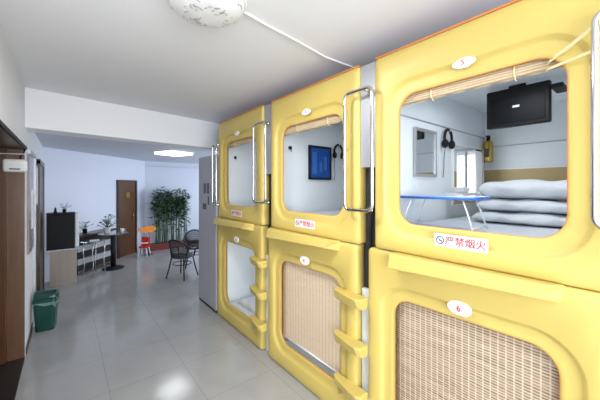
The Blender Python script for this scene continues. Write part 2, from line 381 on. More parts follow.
ic.bx(-.0022, -.0016, .080, .096, -.0035, .0005)
ic.build('sticker_symbol', 'blacktext', sticker)
handle = handle_mb(-.548).build('grab_handle', 'chrome')
proto = [panelU, pipeU, shellU, topU, panelL, pipeL, shellL, ledge, ledgeW, step, numU, numL, sticker, handle]
used = set()
def put(o, parent, loc=(0, 0, 0)):
    def rec(o, par):
        c = o.copy(); C.objects.link(c); c.parent = par
        for ch in kids(o): rec(ch, c)
        return c
    c = rec(o, parent); c.location = loc; return c
PODS = []
for i, cy in enumerate(CEN):
    u = thing('sleeping_capsule', UL[i], 'capsule', (FX, cy, 0), group='upper sleeping capsules')
    for o in (panelU, pipeU, shellU, topU, numU): put(o, u)
    kp = numU
    text_mesh(NUM_U[i], .032, 'number', 'redtext', u, (-.0145, 0, 2.117), .0005, .0003)
    put(sticker, u, (-.004, .018, 1.286 if i == 0 else 1.262))
    put(handle, u, (0, (.010, -.005, -.005)[i], 0))
    if i == 2: 
        h = handle_mb(.47, hw=.055, z0=1.335, z1=2.045).build('grab_handle', 'chrome', u); h['label'] = 'narrow chrome handle at the far edge'
    l = thing('sleeping_capsule', LL[i], 'capsule', (FX, cy, 0), group='lower sleeping capsules')
    for o in (panelL, pipeL, shellL, ledgeW if i else ledge, numL): put(o, l)
    text_mesh(NUM_L[i], .040, 'number', 'redtext', l, (-.0145, .018, .980), .0005, .0004)
    if i:
        for z in (.87, .58, .29): put(step, l, (0, 0, z))
    PODS.append((u, l))
for o in proto:
    for ch in kids(o): bpy.data.objects.remove(ch)
    bpy.data.objects.remove(o)
# filler strips between the capsules
for i, cy in enumerate(CEN):
    y0 = cy+.49; y1 = (CEN[i+1]-.48) if i < 2 else 3.402
    if i < 2:
        yl = (y0+.006, y1+.004)
        s = MB().bx(FX+.015, FX+.10, cy+.503, CEN[i+1]-.511, 1.667, 2.30); struct('trim_%d' % (5+3*i), s, 'metalgrey')
        s = MB().bx(FX+.07, FX+.10, cy+.503, CEN[i+1]-.511, 1.18, 1.665).bx(FX+.07, FX+.10, cy+.551, CEN[i+1]-.493, .90, 1.178); struct('trim_%d' % (6+3*i), s, 'void')
        s = MB().bx(FX+.05, FX+.10, cy+.551, CEN[i+1]-.493, .0, .898); struct('trim_%d' % (7+3*i), s, 'pod')
tag(MB().tube([(1.437+.055, 1.135, 1.0), (1.437+.05, 1.14, 1.2), (1.437+.045, 1.125, 1.45), (1.437+.05, 1.13, 1.60)], .007, 6).build('cable', 'black'), 'black cable running down the dark gap right of the middle capsules', 'cable')

# grey cabinet next to the far capsule
g = thing('grey_cabinet', 'tall plain grey cabinet standing beyond the last yellow capsule', 'cabinet', (FX, 3.72, 0))
MB().bx(-.005, .42, -.315, .27, .03, 1.945).build('body', 'cabgrey', g, bevel=.004)
MB().bx(-.0, .40, -.31, .26, 0, .03).build('plinth', 'void', g)
for k, (ya, yb, za, zb) in enumerate([(3.715, 3.81, 1.455, 1.60), (3.60, 3.695, 1.455, 1.60), (3.60, 3.665, 1.31, 1.43), (3.70, 3.84, 1.245, 1.335)]):
    lab = ['upper left', 'upper right', 'small middle right', 'wide bottom left'][k]
    t = thing('photo', 'dark photo stuck on the grey cabinet, the %s one' % lab, 'photo', (FX-.005, (ya+yb)/2, za), group='photos on the grey cabinet')
    hw = (yb-ya)/2; hh = zb-za
    MB().bx(-.002, 0, -hw, hw, 0, hh).build('border', 'cabgrey', t); MB().bx(-.003, -.002, -hw+.006, hw-.006, .006, hh-.006).build('picture', 'photo', t)

# ------------------------------------------------------------------ inside the capsules
def mattress(cy, z, lab, full=True):
    o = MB().bx(FX+.12, FX+1.77, cy-.49, cy+.49, z, z+.075).build('mattress', 'cloth', bevel=.02, seg=3)
    tag(o, lab, 'mattress', 'mattresses inside the capsules')
for i, cy in enumerate(CEN):
    mattress(cy, 1.221, ['white mattress under the folded quilts in the nearest upper capsule', 'white mattress in the middle upper capsule', 'white mattress in the far upper capsule'][i])
mattress(CEN[2], .051, 'white mattress seen through the open window of the far lower capsule')
def lamp_in(cy, z, lab, e):
    t = thing('capsule_lamp', lab, 'lamp', (FX+.70, cy, z), group='lamps inside the capsules')
    MB().lathe([(.09, 0), (.09, -.012), (.08, -.018)], n=24).build('base', 'white', t)
    MB().lathe([(.078, -.018), (.07, -.036), (.04, -.045), (.001, -.047)], n=24).build('diffuser', 'softglow', t)
    L = bpy.data.lights.new('capsule_light', 'AREA'); L.shape = 'DISK'; L.size = .3; L.energy = e; L.color = (.93, .96, 1)
    o = bpy.data.objects.new('capsule_light', L); C.objects.link(o); o.location = (FX+.70, cy, z-.06)
LAMPE = [2.3, .85, 1.2]
for i, cy in enumerate(CEN):
    lamp_in(cy, 2.268, ['round lamp on the ceiling of the nearest upper capsule', 'round lamp on the ceiling of the middle upper capsule', 'round lamp on the ceiling of the far upper capsule'][i], LAMPE[i])
lamp_in(CEN[2], 1.148, 'round lamp on the ceiling of the far lower capsule', 1.7)
lamp_in(CEN[1], 1.148, 'round lamp on the ceiling of the middle lower capsule behind its blind', 1.6)
mattress(CEN[1], .051, 'white mattress behind the pale blind of the middle lower capsule')
# upper capsule 1 : back wall band, seam rails
c0 = CEN[0]; XB = FX+1.79   # inner face of back wall
u0 = PODS[0][0]
PX = c0+.515                 # inner face of the partition (far side)
MB().bx(1.772, 1.789, -.514, .514, 1.31, 1.712).build('wood_band', 'tan', u0)
MB().bx(1.780, 1.789, -.514, .514, 1.93, 1.936).build('wall_seam', 'metalgrey', u0)
MB().bx(.11, 1.78, .508, .5148, 2.02, 2.028).build('side_rail', 'metalgrey', u0)
MB().bx(1.765, 1.789, -.514, .514, 1.710, 1.720).build('band_moulding', 'white', u0)
# niche panels on the partition of capsule 1 (silver) and capsule 2 (blue)
def wallpanel(cy, m, lab, name, cat):
    t = thing(name, lab, cat, (FX, cy+.515, 0)); 
    f = MB().bx(.455, .475, -.022, 0, 1.62, 1.965).bx(.745, .765, -.022, 0, 1.62, 1.965).bx(.475, .745, -.022, 0, 1.62, 1.64).bx(.475, .745, -.022, 0, 1.945, 1.965)
    f.build('frame', 'metalgrey' if m != 'screenblue' else 'black', t, bevel=.003)
    MB().bx(.475, .745, -.012, -.001, 1.64, 1.945).build('pane', m, t)
    return t
wallpanel(CEN[0], 'mirror', 'small framed mirror on the side wall of the nearest capsule', 'wall_mirror', 'mirror')
t = wallpanel(CEN[1], 'screenblue', 'square dark blue panel on the wall inside the middle upper capsule', 'control_panel', 'panel')
MB().bx(.50, .56, -.016, -.0125, 1.68, 1.90).bx(.60, .63, -.016, -.0125, 1.70, 1.80).bx(.66, .70, -.016, -.0125, 1.72, 1.86).build('panel_marks', 'bluemark', t)
# tall mirror in capsule 1, and an added glowing box for its bright reflection
t = thing('tall_mirror', 'tall mirror on the side wall near the back of the nearest capsule', 'mirror', (FX, PX, 0))
MB().bx(1.07, 1.70, -.012, -.001, 1.40, 1.90).build('glass', 'mirror', t)
MB().bx(1.055, 1.07, -.016, 0, 1.39, 1.91).bx(1.70, 1.715, -.016, 0, 1.39, 1.91).bx(1.07, 1.70, -.016, 0, 1.39, 1.40).bx(1.07, 1.70, -.016, 0, 1.90, 1.91).build('frame', 'white', t)
t = thing('reflection_box', 'bright white upright box glowing in place of a reflection between the mirror and the gold canister', 'lamp', (FX+1.38, PX-.055, 0))
MB().bx(-.07, .07, -.04, .04, 1.42, 1.86).build('housing', 'white', t, bevel=.015, seg=3)
MB().bx(-.075, -.071, -.028, .028, 1.46, 1.82).build('diffuser', 'softglow', t)
# small white shelf with electric sockets under it
tag(MB().bx(FX+.93, FX+1.30, PX-.14, PX-.001, 1.475, 1.50).build('wall_shelf', 'white', bevel=.004), 'small white shelf below the tall mirror in the nearest capsule', 'shelf')
tag(MB().bx(FX+1.02, FX+1.14, PX-.11, PX-.03, 1.501, 1.545).build('tissue_box', 'paper', bevel=.012, seg=3), 'white tissue packet on the small shelf in the nearest capsule', 'tissues')
# headphones on a hook
def headphones(cy, xx, lab):
    t = thing('headphones', lab, 'headphones', (FX+xx, cy+.515, 0), group='headphones hanging in the capsules')
    arc = [(.062*math.cos(a), -.030, 1.925+.075*math.sin(a)) for a in [math.radians(-25+230*k/18) for k in range(19)]]
    MB().tube(arc, .011, 8).build('headband', 'black', t)
    for s in (-1, 1):
        MB().ell((s*.058, -.032, 1.885), (.022, .026, .036)).build('ear_cup', 'black', t)
    MB().tube([(0, -.001, 1.995), (0, -.045, 1.985), (0, -.05, 2.005)], .006, 6).build('hook', 'chrome', t)
    MB().tube([(-.058, -.035, 1.86), (-.05, -.02, 1.78), (-.03, -.01, 1.70), (-.045, -.01, 1.62)], .0025, 5).build('cord', 'black', t)
headphones(CEN[0], .93, 'black headphones hanging on the side wall of the nearest capsule')
headphones(CEN[1], .86, 'black headphones beside the blue panel in the middle upper capsule')
# golden canister on the back wall corner
t = thing('gold_canister', 'gold fire extinguisher canister hung high in the back corner beside the mirror', 'canister', (FX+1.735, c0+.468, 1.78))
MB().lathe([(.001, .0), (.036, .004), (.040, .015), (.040, .175), (.032, .20), (.014, .212)], n=20).build('can', 'gold', t)
MB().bx(-.045, -.0405, -.02, .02, .05, .13).build('label_band', 'dkwood', t)
MB().lathe([(.015, .213), (.017, .235), (.012, .25)], n=12).bx(-.03, .015, -.012, .012, .245, .258).build('valve', 'black', t)
MB().tube([(.0, 0, .20), (.03, 0, .20), (.052, 0, .22)], .006, 6).build('bracket', 'chrome', t)
# television
t = thing('television', 'black television hanging from the ceiling inside the nearest upper capsule', 'television', (FX+1.05, c0+.065, 0))
MB().bx(-.02, .03, -.185, .185, 1.975, 2.25).build('case', 'black', t, bevel=.010, seg=3)
MB().bx(-.024, -.0205, -.160, .160, 2.00, 2.19).build('screen', 'gblack', t)
MB().bx(-.0255, -.0245, -.02, .02, 2.105, 2.12).build('badge', 'paper', t)
MB().bx(-.01, .16, -.245, -.186, 2.19, 2.22).build('bracket', 'black', t, bevel=.003)
MB().bx(.0, .02, -.05, .05, 2.25, 2.269).build('ceiling_mount', 'black', t, bevel=.003)
# folded quilts
def quilt(cx, cy, z, hx, hy, h, lab, seed, rz=0):
    random.seed(seed); N = 26; K = 20; vs = []; fs = []
    ph = [random.uniform(0, 6) for _ in range(8)]
    for j in range(N):
        for k in range(K):
            a = 2*PI*k/K; v = -1+2*j/(N-1)
            ca, sa = math.cos(a), math.sin(a)
            ex = math.copysign(abs(ca)**.45, ca); ez = math.copysign(abs(sa)**.85, sa)
            endf = (1-abs(v)**9)**.4 if abs(v) < 1 else 0.02
            endf = max(endf, .45)
            wob = .009*math.sin(9*v+ph[0]+2*a)+.005*math.sin(17*v+ph[1]-3*a)+.004*math.sin(5*v+ph[2]+a)+.003*math.sin(31*v+ph[5]+a)
            vs.append((ex*(hx*(.9+.1*endf))+wob, v*hy, z+h/2+(ez*h/2)*endf+(wob*.7 if sa > -.2 else 0)))
    for j in range(N-1):
        for k in range(K): fs.append((j*K+k, j*K+(k+1) % K, (j+1)*K+(k+1) % K, (j+1)*K+k))
    fs.append(tuple(range(K))); fs.append(tuple((N-1)*K+k for k in range(K)))
    o = MB().add(vs, fs, True).build('folded_quilt', 'cloth', loc=(cx, cy, 0), sub=1)
    o.rotation_euler = (0, 0, rz)
    tag(o, lab, 'quilt', 'folded white quilts in the nearest capsule')
Q = [(-.02, 0, 1.297, .30, .39, .080, 'bottom white quilt of the folded stack on the nearest mattress', .01), (.0, .0, 1.375, .28, .375, .088, 'middle white quilt of the folded stack in the nearest capsule', -.02), (.02, .0, 1.461, .27, .375, .132, 'plump topmost white pillow of the stack in the nearest capsule', .03)]
for i, (dx, dy, z, hx, hy, h, lab, rz) in enumerate(Q): quilt(FX+1.12+dx, .462+dy, z, hx, hy, h, lab, 11+i, rz)
# little blue folding table
t = thing('folding_table', 'small blue-topped folding bed table with white wire legs in the nearest capsule', 'table', (FX+.37, c0+.27, 0))
MB().bx(-.11, .11, -.215, .225, 1.478, 1.484).build('underside', 'blue', t, bevel=.002)
MB().bx(-.115, .115, -.22, .23, 1.484, 1.492).build('table_top', mat('pale_blue_top', (.45, .60, .85), .25, noise=.03), t, bevel=.003)
MB().tube([(x, y, 1.481) for x, y in [(-.115, -.22), (.115, -.22), (.115, .23), (-.115, .23)]], .008, 6, closed=True).build('edge_band', 'blue', t)
for s in (-1, 1):
    for dx in (-1, 1):
        MB().tube([(dx*.09, s*.15, 1.478), (dx*.095, s*.18, 1.40), (dx*.10, s*.21, 1.302)], .0048, 6).build('leg', 'white', t)
    MB().tube([(-.098, s*.204, 1.320), (.098, s*.204, 1.320)], .004, 6).build('crossbar', 'white', t)
# small black hook in capsules 2 and 3
for i in (1, 2):
    yy = CEN[i]+.514
    tag(MB().bx(FX+.21, FX+.235, yy-.02, yy, 1.90, 1.93).tube([(FX+.222, yy-.02, 1.90), (FX+.222, yy-.03, 1.88)], .004, 6).build('wall_hook', 'black'),
        ['small black hook on the wall inside the middle upper capsule', 'small black hook on the wall inside the far upper capsule'][i-1], 'hook', 'hooks in the capsules')
# crumpled sheet in far lower capsule
def crumple(cx, cy, z, hx, hy, h, lab):
    N = 30; vs = []; fs = []
    for i in range(N):
        for j in range(N):
            u, v = -1+2*i/(N-1), -1+2*j/(N-1); e = max(0, (1-u**6)*(1-v**6))
            hh = h*e**.4*(.55+.2*math.sin(7*u+3*v)+.15*math.sin(11*v-4*u+1)+.1*math.sin(19*u+8*v))
            vs.append((u*hx, v*hy, hh))
    for i in range(N-1):
        for j in range(N-1): fs.append((i*N+j, i*N+j+1, (i+1)*N+j+1, (i+1)*N+j))
    o = MB().add(vs, fs, True).build('crumpled_quilt', 'cloth', loc=(cx, cy, z))
    m = o.modifiers.new('s', 'SOLIDIFY'); m.thickness = .01; m.offset = 1
    tag(o, lab, 'quilt')
crumple(FX+.60, CEN[2], .127, .40, .42, .11, 'crumpled white quilt lying in the far lower capsule')

# ------------------------------------------------------------------ bamboo blinds
def rolled(cy, lab, dz, scal=True):
    y0, y1 = cy+UW['cy']-.40, cy+UW['cy']+.40
    t = thing('bamboo_blind', lab, 'blind', (FX+.074, (y0+y1)/2, 0), group='rolled bamboo blinds')
    h = (y1-y0)/2; N = 33; prof = [(.0, 2.085), (-.016, 2.08), (-.022, 2.06), (-.022, 2.04), (-.018, 2.022-dz), (-.0, 2.012-dz), (.016, 2.018-dz), (.02, 2.04), (.02, 2.07)]
    vs = []; fs = []; K = len(prof)
    for i in range(N):
        y = -h+2*h*i/(N-1); sag = -.006*abs(math.sin(i*PI/4))
        for x, z in prof: vs.append((x, y, z+(sag if z < 2.03 else 0)))
    for i in range(N-1):
        for k in range(K): fs.append((i*K+k, i*K+(k+1) % K, (i+1)*K+(k+1) % K, (i+1)*K+k))
    fs.append(tuple(range(K))); fs.append(tuple((N-1)*K+k for k in range(K)))
    MB().add(vs, fs, True).build('rolled_slats', 'bamroll', t)
    MB().bx(-.008, .008, -h, h, 2.086, 2.10).build('head_rail', 'tan', t)
    for yy in (-.18, .18): MB().tube([(-.026, yy, 2.08), (-.026, yy, 2.04), (-.024, yy, 2.018-dz), (0, yy, 2.00-dz), (.020, yy, 2.012-dz)], .003, 6).build('tie_cord', 'ribbon', t)
rolled(CEN[0], 'rolled-up bamboo blind at the top of the nearest upper window', .0)
rolled(CEN[1], 'rolled-up bamboo blind at the top of the middle upper window', .012)
rolled(CEN[2], 'rolled-up bamboo blind at the top of the far upper window', .0)
def closed_blind(cy, z0, m, lab):
    yc = cy+LW['cy']
    t = thing('bamboo_blind', lab, 'blind', (FX+.064, yc, 0), group='closed bamboo blinds')
    n = int((1.0-z0)/.0125*4); vs = []; fs = []; W = 9; hw = .40
    for j in range(n+1):
        z = z0+(1.0-z0)*j/n
        for i in range(W):
            y = -hw+2*hw*i/(W-1); vs.append((-.004*abs(math.sin(z*PI/.0125))+.003*math.sin(y*8+z*3), y, z))
    for j in range(n):
        for i in range(W-1): fs.append((j*W+i, j*W+i+1, (j+1)*W+i+1, (j+1)*W+i))
    o = MB().add(vs, fs, True).build('slats', m, t)
    s = o.modifiers.new('s', 'SOLIDIFY'); s.thickness = .003
    MB().tube([(0, -hw, z0-.006), (0, hw, z0-.006)], .008, 8).build('bottom_rail', 'white', t)
    MB().bx(-.01, .01, -hw, hw, 1.0, 1.02).build('head_rail', 'tan', t)
closed_blind(CEN[0], .18, 'bam', 'brown woven bamboo blind closing the nearest lower window')
closed_blind(CEN[1], .245, 'bam2', 'pale woven bamboo blind closing the middle lower window')
# ribbons
def ribbon(pts, w, m, lab):
    P = [Vector(p) for p in pts]; vs = []; fs = []
    for p in P: vs += [p+Vector((0, 0, w/2)), p-Vector((0, 0, w/2))]
    for i in range(len(P)-1): fs.append((2*i, 2*i+1, 2*i+3, 2*i+2))
    o = MB().add([tuple(v) for v in vs], fs, False).build('ribbon', m); s = o.modifiers.new('s', 'SOLIDIFY'); s.thickness = .002
    tag(o, lab, 'ribbon')
yA = .300
ribbon([(FX+.10, yA, 2.03), (FX+.03, .265, 2.035), (FX-.015, .20, 2.055), (FX-.085, .10, 2.098), (FX-.09, .06, 2.105)], .014, 'ribbon', 'upper cream ribbon tying the nearest blind to the chrome handle')
ribbon([(FX+.10, yA, 2.02), (FX+.03, .265, 2.005), (FX-.015, .20, 2.003), (FX-.085, .10, 2.000), (FX-.09, .06, 2.003)], .010, 'ribbon', 'lower cream ribbon tying the nearest blind to the chrome handle')
yB = 1.50
ribbon([(FX+.30, yB+.02, 1.74), (FX+.10, 1.40, 1.745), (FX-.0, 1.32, 1.80), (FX-.09, 1.24, 1.86)], .010, 'brownrib', 'upper brown cord tied across the middle upper window')
ribbon([(FX+.30, yB+.02, 1.735), (FX+.10, 1.40, 1.725), (FX-.0, 1.32, 1.70), (FX-.09, 1.24, 1.69)], .007, 'brownrib', 'lower brown cord tied across the middle upper window')

# ------------------------------------------------------------------ ceiling lamp and cable in the corridor
t = thing('ceiling_lamp', 'round patterned white ceiling lamp above the corridor', 'lamp', (.52, 1.355, ZC))
MB().lathe([(.185, 0), (.19, -.012), (.185, -.022)], n=40).build('base_ring', 'white', t)
MB().lathe([(.180, -.018), (.176, -.040), (.150, -.066), (.11, -.082), (.06, -.090), (.001, -.092)], n=40).build('dome', 'dome', t)
pm = MB(); random.seed(3)
for k in range(46):
    a = random.uniform(0, 2*PI); r = random.uniform(.05, .165); z = -.0915+.055*(r/.18)**3.2
    a2 = a+random.uniform(-.35, .35); r2 = min(.168, r+random.uniform(-.03, .03)); z2 = -.0915+.055*(r2/.18)**3.2
    am = (a+a2)/2; rm = (r+r2)/2+.006; zm = -.0935+.055*(rm/.18)**3.2
    pm.tube([(r*math.cos(a), r*math.sin(a), z), (rm*math.cos(am), rm*math.sin(am), zm), (r2*math.cos(a2), r2*math.sin(a2), z2)], .0022, 5)
pm.build('pattern', 'metalgrey', t)
tag(MB().tube([(0.712, 1.34, ZC-.006), (0.892, 1.374, ZC-.006), (1.107, 1.401, ZC-.006), (1.394, 1.452, ZC-.006), (1.667, 1.446, ZC-.006), (1.807, 1.455, ZC-.006)], .006, 6).build('ceiling_cable', 'white'),
    'thin white cable crossing the ceiling from the lamp to the capsules', 'cable')

t = thing('ceiling_lamp', 'added round white ceiling lamp over the unseen lobby behind the viewpoint', 'lamp', (.45, -1.1, ZC))  # out of view, added so the ledges are lit from above
MB().lathe([(.185, 0), (.19, -.012), (.185, -.022)], n=40).build('base_ring', 'white', t)
MB().lathe([(.180, -.018), (.176, -.040), (.150, -.066), (.11, -.082), (.06, -.090), (.001, -.092)], n=40).build('dome', 'softglow', t)
# ------------------------------------------------------------------ far room lamp
t = thing('ceiling_lamp', 'bright lit square lamp on the ceiling of the far room', 'lamp', (1.53, 5.55, ZF), rz=.35)
MB().bx(-.25, .25, -.25, .25, -.02, 0).build('base', 'white', t)
MB().bx(-.24, .24, -.24, .24, -.06, -.02).build('diffuser', 'lamp', t, bevel=.02, seg=3)

# ------------------------------------------------------------------ left side things
t = thing('wall_router', 'small white box with a dark slot mounted on the wood beside the left door', 'device', (-.348, 3.60, 1.73))
MB().bx(-.078, .078, -.07, .0, -.055, .06).build('case', 'white', t, bevel=.022, seg=4)
MB().bx(-.035, .035, -.073, -.069, -.033, -.023).build('slot', 'black', t)
MB().tube([(.03, -.03, .06), (.035, -.03, .09), (.055, -.03, .12), (.062, -.02, .16)], .006, 6).build('aerial', 'black', t)
tag(MB().tube([(-1.2, 3.555-.03, 1.86), (-.7, 3.54, 1.838), (-.45, 3.54, 1.832), (-.285, 3.55, 1.838)], .004, 6).build('cable', 'paper'), 'thin pale cable looping above the white wall box', 'cable')
t = thing('notice_board', 'narrow white notice on the wall past the wooden jamb', 'notice', (WX+.02, 4.08, 1.42))
MB().bx(-.002, .006, -.09, .09, -.30, .10).build('sheet', 'paper', t)
t = thing('wall_picture', 'narrow pale framed picture on the wall before the dark door', 'picture', (WX, 4.66, 1.6))
MB().bx(0, .02, -.12, .12, -.28, .20).build('frame', 'metalgrey', t, bevel=.003)
MB().bx(.02, .024, -.09, .09, -.25, .17).build('picture', 'paper', t)

# trash bin
t = thing('trash_bin', 'green plastic swing-lid bin standing against the left wall', 'bin', (-.168, 4.20, 0), rz=-.15); t.scale = (.93, .93, .97)
def taper(z0, z1, a0, b0, a1, b1, r=.03):
    k = 5; p0 = rrect(0, 0, a0, b0, r, k); p1 = rrect(0, 0, a1, b1, r, k); n = len(p0)
    return [(x, y, z0) for x, y in p0]+[(x, y, z1) for x, y in p1], [tuple(range(n-1, -1, -1)), tuple(range(n, 2*n))]+[(i, (i+1) % n, n+(i+1) % n, n+i) for i in range(n)]
MB().add(*taper(0, .315, .085, .07, .105, .085)).build('body', 'greenbin', t, bevel=.003)
MB().add(*taper(.316, .355, .112, .092, .112, .092)).build('rim', 'greenbin', t, bevel=.006)
hd = []
for k in range(9):
    a = PI*k/8; hd.append((.085*math.cos(a), .075*math.sin(a)))
MB().prism(hd, -.10, .10, Matrix.Translation((0, 0, .355)) @ Matrix(((0, 0, 1, 0), (1, 0, 0, 0), (0, 1, 0, 0), (0, 0, 0, 1))), smooth=True).build('lid', 'greenbin', t, bevel=.006)
lf = MB(); vs = []; N = 32
for i in range(N):
    a = 2*PI*i/N; r = 1+.03*math.sin(5*a); x = .110*r*math.copysign(abs(math.cos(a))**.4, math.cos(a)); y = .090*r*math.copysign(abs(math.sin(a))**.4, math.sin(a))
    vs += [(x, y, .318), (x*1.02, y*1.04, .285+.018*math.sin(3*a+1)+.012*math.sin(9*a))]
MB().add(vs, [(2*i, 2*((i+1) % N), 2*((i+1) % N)+1, 2*i+1) for i in range(N)], True).build('liner', 'greenbag', t)

# wooden cabinet + black tank
t = thing('wooden_cabinet', 'pale wood cabinet carrying the big black box near the left wall', 'cabinet', (-.03, 6.0, 0), rz=.0)
MB().bx(-.165, .165, -.10, .16, 0.0, .545).build('body', 'ltwood', t, bevel=.003)
MB().bx(-.185, .185, -.11, .17, .546, .562).build('top', 'paper', t, bevel=.003)
t = thing('black_tank', 'big glossy black box with a white front edge on the wooden cabinet', 'box', (-.035, 6.0, .563))
MB().bx(-.20, .145, -.10, .13, 0, .555).build('case', 'gblack', t, bevel=.008, seg=2)
MB().bx(.146, .200, -.10, .10, .02, .56).build('front_edge', 'white', t, bevel=.012, seg=3)
MB().bx(-.205, .150, -.105, .13, .556, .572).build('lid', 'black', t, bevel=.004)
def potplant(name, lab, x, y, z, s, n, seed, pot='pot', leafm='leaf'):
    random.seed(seed); t = thing(name, lab, 'plant', (x, y, z))
    MB().lathe([(.035*s, 0), (.05*s, .09*s), (.054*s, .095*s), (.045*s, .095*s), (.04*s, .08*s)], n=18).build('pot', pot, t)
    lm = MB(); sm = MB()
    for k in range(n):
        a = random.uniform(0, 2*PI); r = random.uniform(.01, .15)*s; h = random.uniform(.12, .27)*s
        p = Vector((r*math.cos(a), r*math.sin(a), h)); sm.tube([(0, 0, .08*s), (p.x*.4, p.y*.4, h*.75), tuple(p)], .003*s, 4)
        for q in range(4):
            b = a+random.uniform(-1.6, 1.6); L = random.uniform(.03, .06)*s; w = L*.35
            d = Vector((math.cos(b), math.sin(b), random.uniform(-.3, .5))).normalized(); sd = d.cross(Vector((0, 0, 1))).normalized()*w
            lm.add([tuple(p), tuple(p+d*L*.5+sd), tuple(p+d*L), tuple(p+d*L*.5-sd)], [(0, 1, 2, 3)])
    sm.build('stems', 'stem', t); lm.build('leaves', leafm, t)
potplant('potted_plant', 'small dark plant in a low pot on top of the black box', -.02, 5.96, 1.136, .55, 14, 5, pot='black')
# black ornament beside
t = thing('ornament', 'small black ornament next to the plant on the black box', 'ornament', (-.13, 5.96, 1.136))
MB().lathe([(.02, 0), (.024, .02), (.012, .035), (.02, .055), (.001, .07)], n=14).build('figure', 'black', t)
MB().ell((.0, 0, .075), (.013, .013, .013), 10, 6).build('knob', 'black', t)

# shelf unit with white boards along the slanted wall
t = thing('display_shelf', 'low dark shelf unit with two white boards along the slanted wall', 'shelf', wallA(.25))
def rel(mb):
    ox, oy, _ = wallA(.25); mb.v = [(x-ox, y-oy, z) for x, y, z in mb.v]; return mb
m = MB(); along(m, .18, .515, .02, .16, .0, .66); rel(m).build('body', 'void', t)
m = MB(); along(m, .17, .525, .0, .22, .66, .70); rel(m).build('top', 'dkwood', t)
for z in (.40, .17):
    m = MB(); along(m, .18, .515, .16, .20, z, z+.10); b = rel(m).build('board', 'stripe_w', t)
m = MB(); along(m, .18, .515, .16, .20, .02, .07); rel(m).build('kick_board', 'dkwood', t)
q = wallA(.42, .12)
potplant('potted_plant', 'dark bushy plant on the low shelf behind the black box', q[0]-.28, q[1]-.28, .70, .8, 16, 8, pot='black')
# glass side table (thin legs) and round pedestal table
t = thing('glass_table', 'small glass-topped table with thin bent chrome legs before the shelf', 'table', (.39, 6.28, 0), rz=.75)
MB().bx(-.16, .16, -.12, .12, .585, .597).build('table_top', 'glass', t, bevel=.003)
for sx in (-1, 1):
    for sy in (-1, 1):
        MB().tube([(sx*.12, sy*.09, .585), (sx*.13, sy*.09, .42), (sx*.11, sy*.085, .20), (sx*.14, sy*.10, .0)], .008, 6).build('leg', 'chrome', t)
tag(MB().bx(-.06, .08, -.05, .05, 0, .012).build('paper_stack', 'paper', loc=(.38, 6.27, .598)), 'white papers lying on the small glass-topped table', 'papers')
t = thing('pedestal_table', 'round glass table on a black pedestal in front of the far door', 'table', (.70, 6.52, 0))
MB().lathe([(.18, 0), (.18, .015), (.06, .03), (.055, .04)], n=28).build('base', 'black', t)
MB().lathe([(.045, .03), (.045, .66)], n=20).build('column', 'black', t)
MB().lathe([(.245, .662), (.25, .668), (.245, .676)], n=36).build('table_top', 'glass', t)
potplant('potted_plant', 'leafy green plant in a white pot on the round glass table', .60, 6.47, .677, 1.25, 30, 9)
t = thing('cup', 'white cup on the right side of the round glass table', 'cup', (.84, 6.50, .677))
MB().lathe([(.024, 0), (.032, .07), (.028, .07), (.022, .01)], n=16).build('bowl', 'pot', t)
MB().tube([(.03, 0, .055), (.05, 0, .05), (.05, 0, .025), (.027, 0, .018)], .005, 6).build('handle', 'pot', t)
# orange fish on a stand, red toy rocker
t = thing('fish_sign', 'orange fish-shaped board on a thin stand before the bamboo', 'sign', (1.47, 7.33, 0))
fp = [(.16*math.cos(a), .075*math.sin(a)) for a in [2*PI*k/24 for k in range(24)]]
R = Matrix(((1, 0, 0, 0), (0, 0, -1, 0), (0, 1, 0, .58), (0, 0, 0, 1)))
MB().prism(fp, -.012, .012, R).prism([(-.14, 0), (-.21, .05), (-.21, -.05)], -.010, .010, R).build('board', 'orangefish', t)
MB().tube([(0, 0, .015), (0, 0, .51)], .008, 6).build('pole', 'chrome', t)
MB().lathe([(.08, 0), (.08, .015)], n=20).build('base', 'black', t)
t = thing('child_chair', 'small red and white child chair beside the orange fish', 'chair', (1.36, 7.22, 0), rz=-.6)
MB().bx(-.09, .09, -.08, .08, .20, .23).build('seat', 'red', t, bevel=.008)
MB().bx(-.09, .09, .06, .085, .23, .42).build('backrest', 'red', t, bevel=.008)
MB().bx(-.11, .11, -.12, -.05, .30, .32).build('tray', 'white', t, bevel=.006)
for sx in (-1, 1):
    for sy in (-1, 1): MB().tube([(sx*.07, sy*.06, .2), (sx*.10, sy*.09, 0)], .011, 6).build('leg', 'white', t)
# bamboo in a long red planter
random.seed(21)
t = thing('bamboo_plant', 'tall green bamboo in a long brick-red planter by the far wall', 'plant', (2.03, 7.80, 0))
MB().bx(-.50, .50, -.10, .10, 0, .15).build('planter', 'brownred', t, bevel=.008)
sm = MB(); lm = MB()
for k in range(44):
    x = random.uniform(-.34, .42); y = random.uniform(-.07, .07); h = random.uniform(1.15, 1.50); dx = random.uniform(-.08, .08); dy = random.uniform(-.10, .04)
    sm.tube([(x, y, .16), (x+dx*.3, y+dy*.3, h*.5), (x+dx, y+dy, h)], .009, 5, r2=.004)
    for q in range(46):
        f = 1-abs(random.gauss(0, .26)); f = max(.35, min(1.03, f)); p = Vector((x+dx*f, y+dy*f, h*f))
        b = random.uniform(0, 2*PI); off = random.uniform(.0, .09); p += Vector((math.cos(b)*off, math.sin(b)*off*.7, random.uniform(-.03, .05)))
        L = random.uniform(.09, .17); w = L*.13; d = Vector((math.cos(b), math.sin(b)*.6, random.uniform(-.7, .35))).normalized(); sd = d.cross(Vector((random.uniform(-1, 1), 0, 1))).normalized()*w
        if p.y+d.y*L < .2: lm.add([tuple(p), tuple(p+d*L*.4+sd), tuple(p+d*L), tuple(p+d*L*.4-sd)], [(0, 1, 2, 3)])
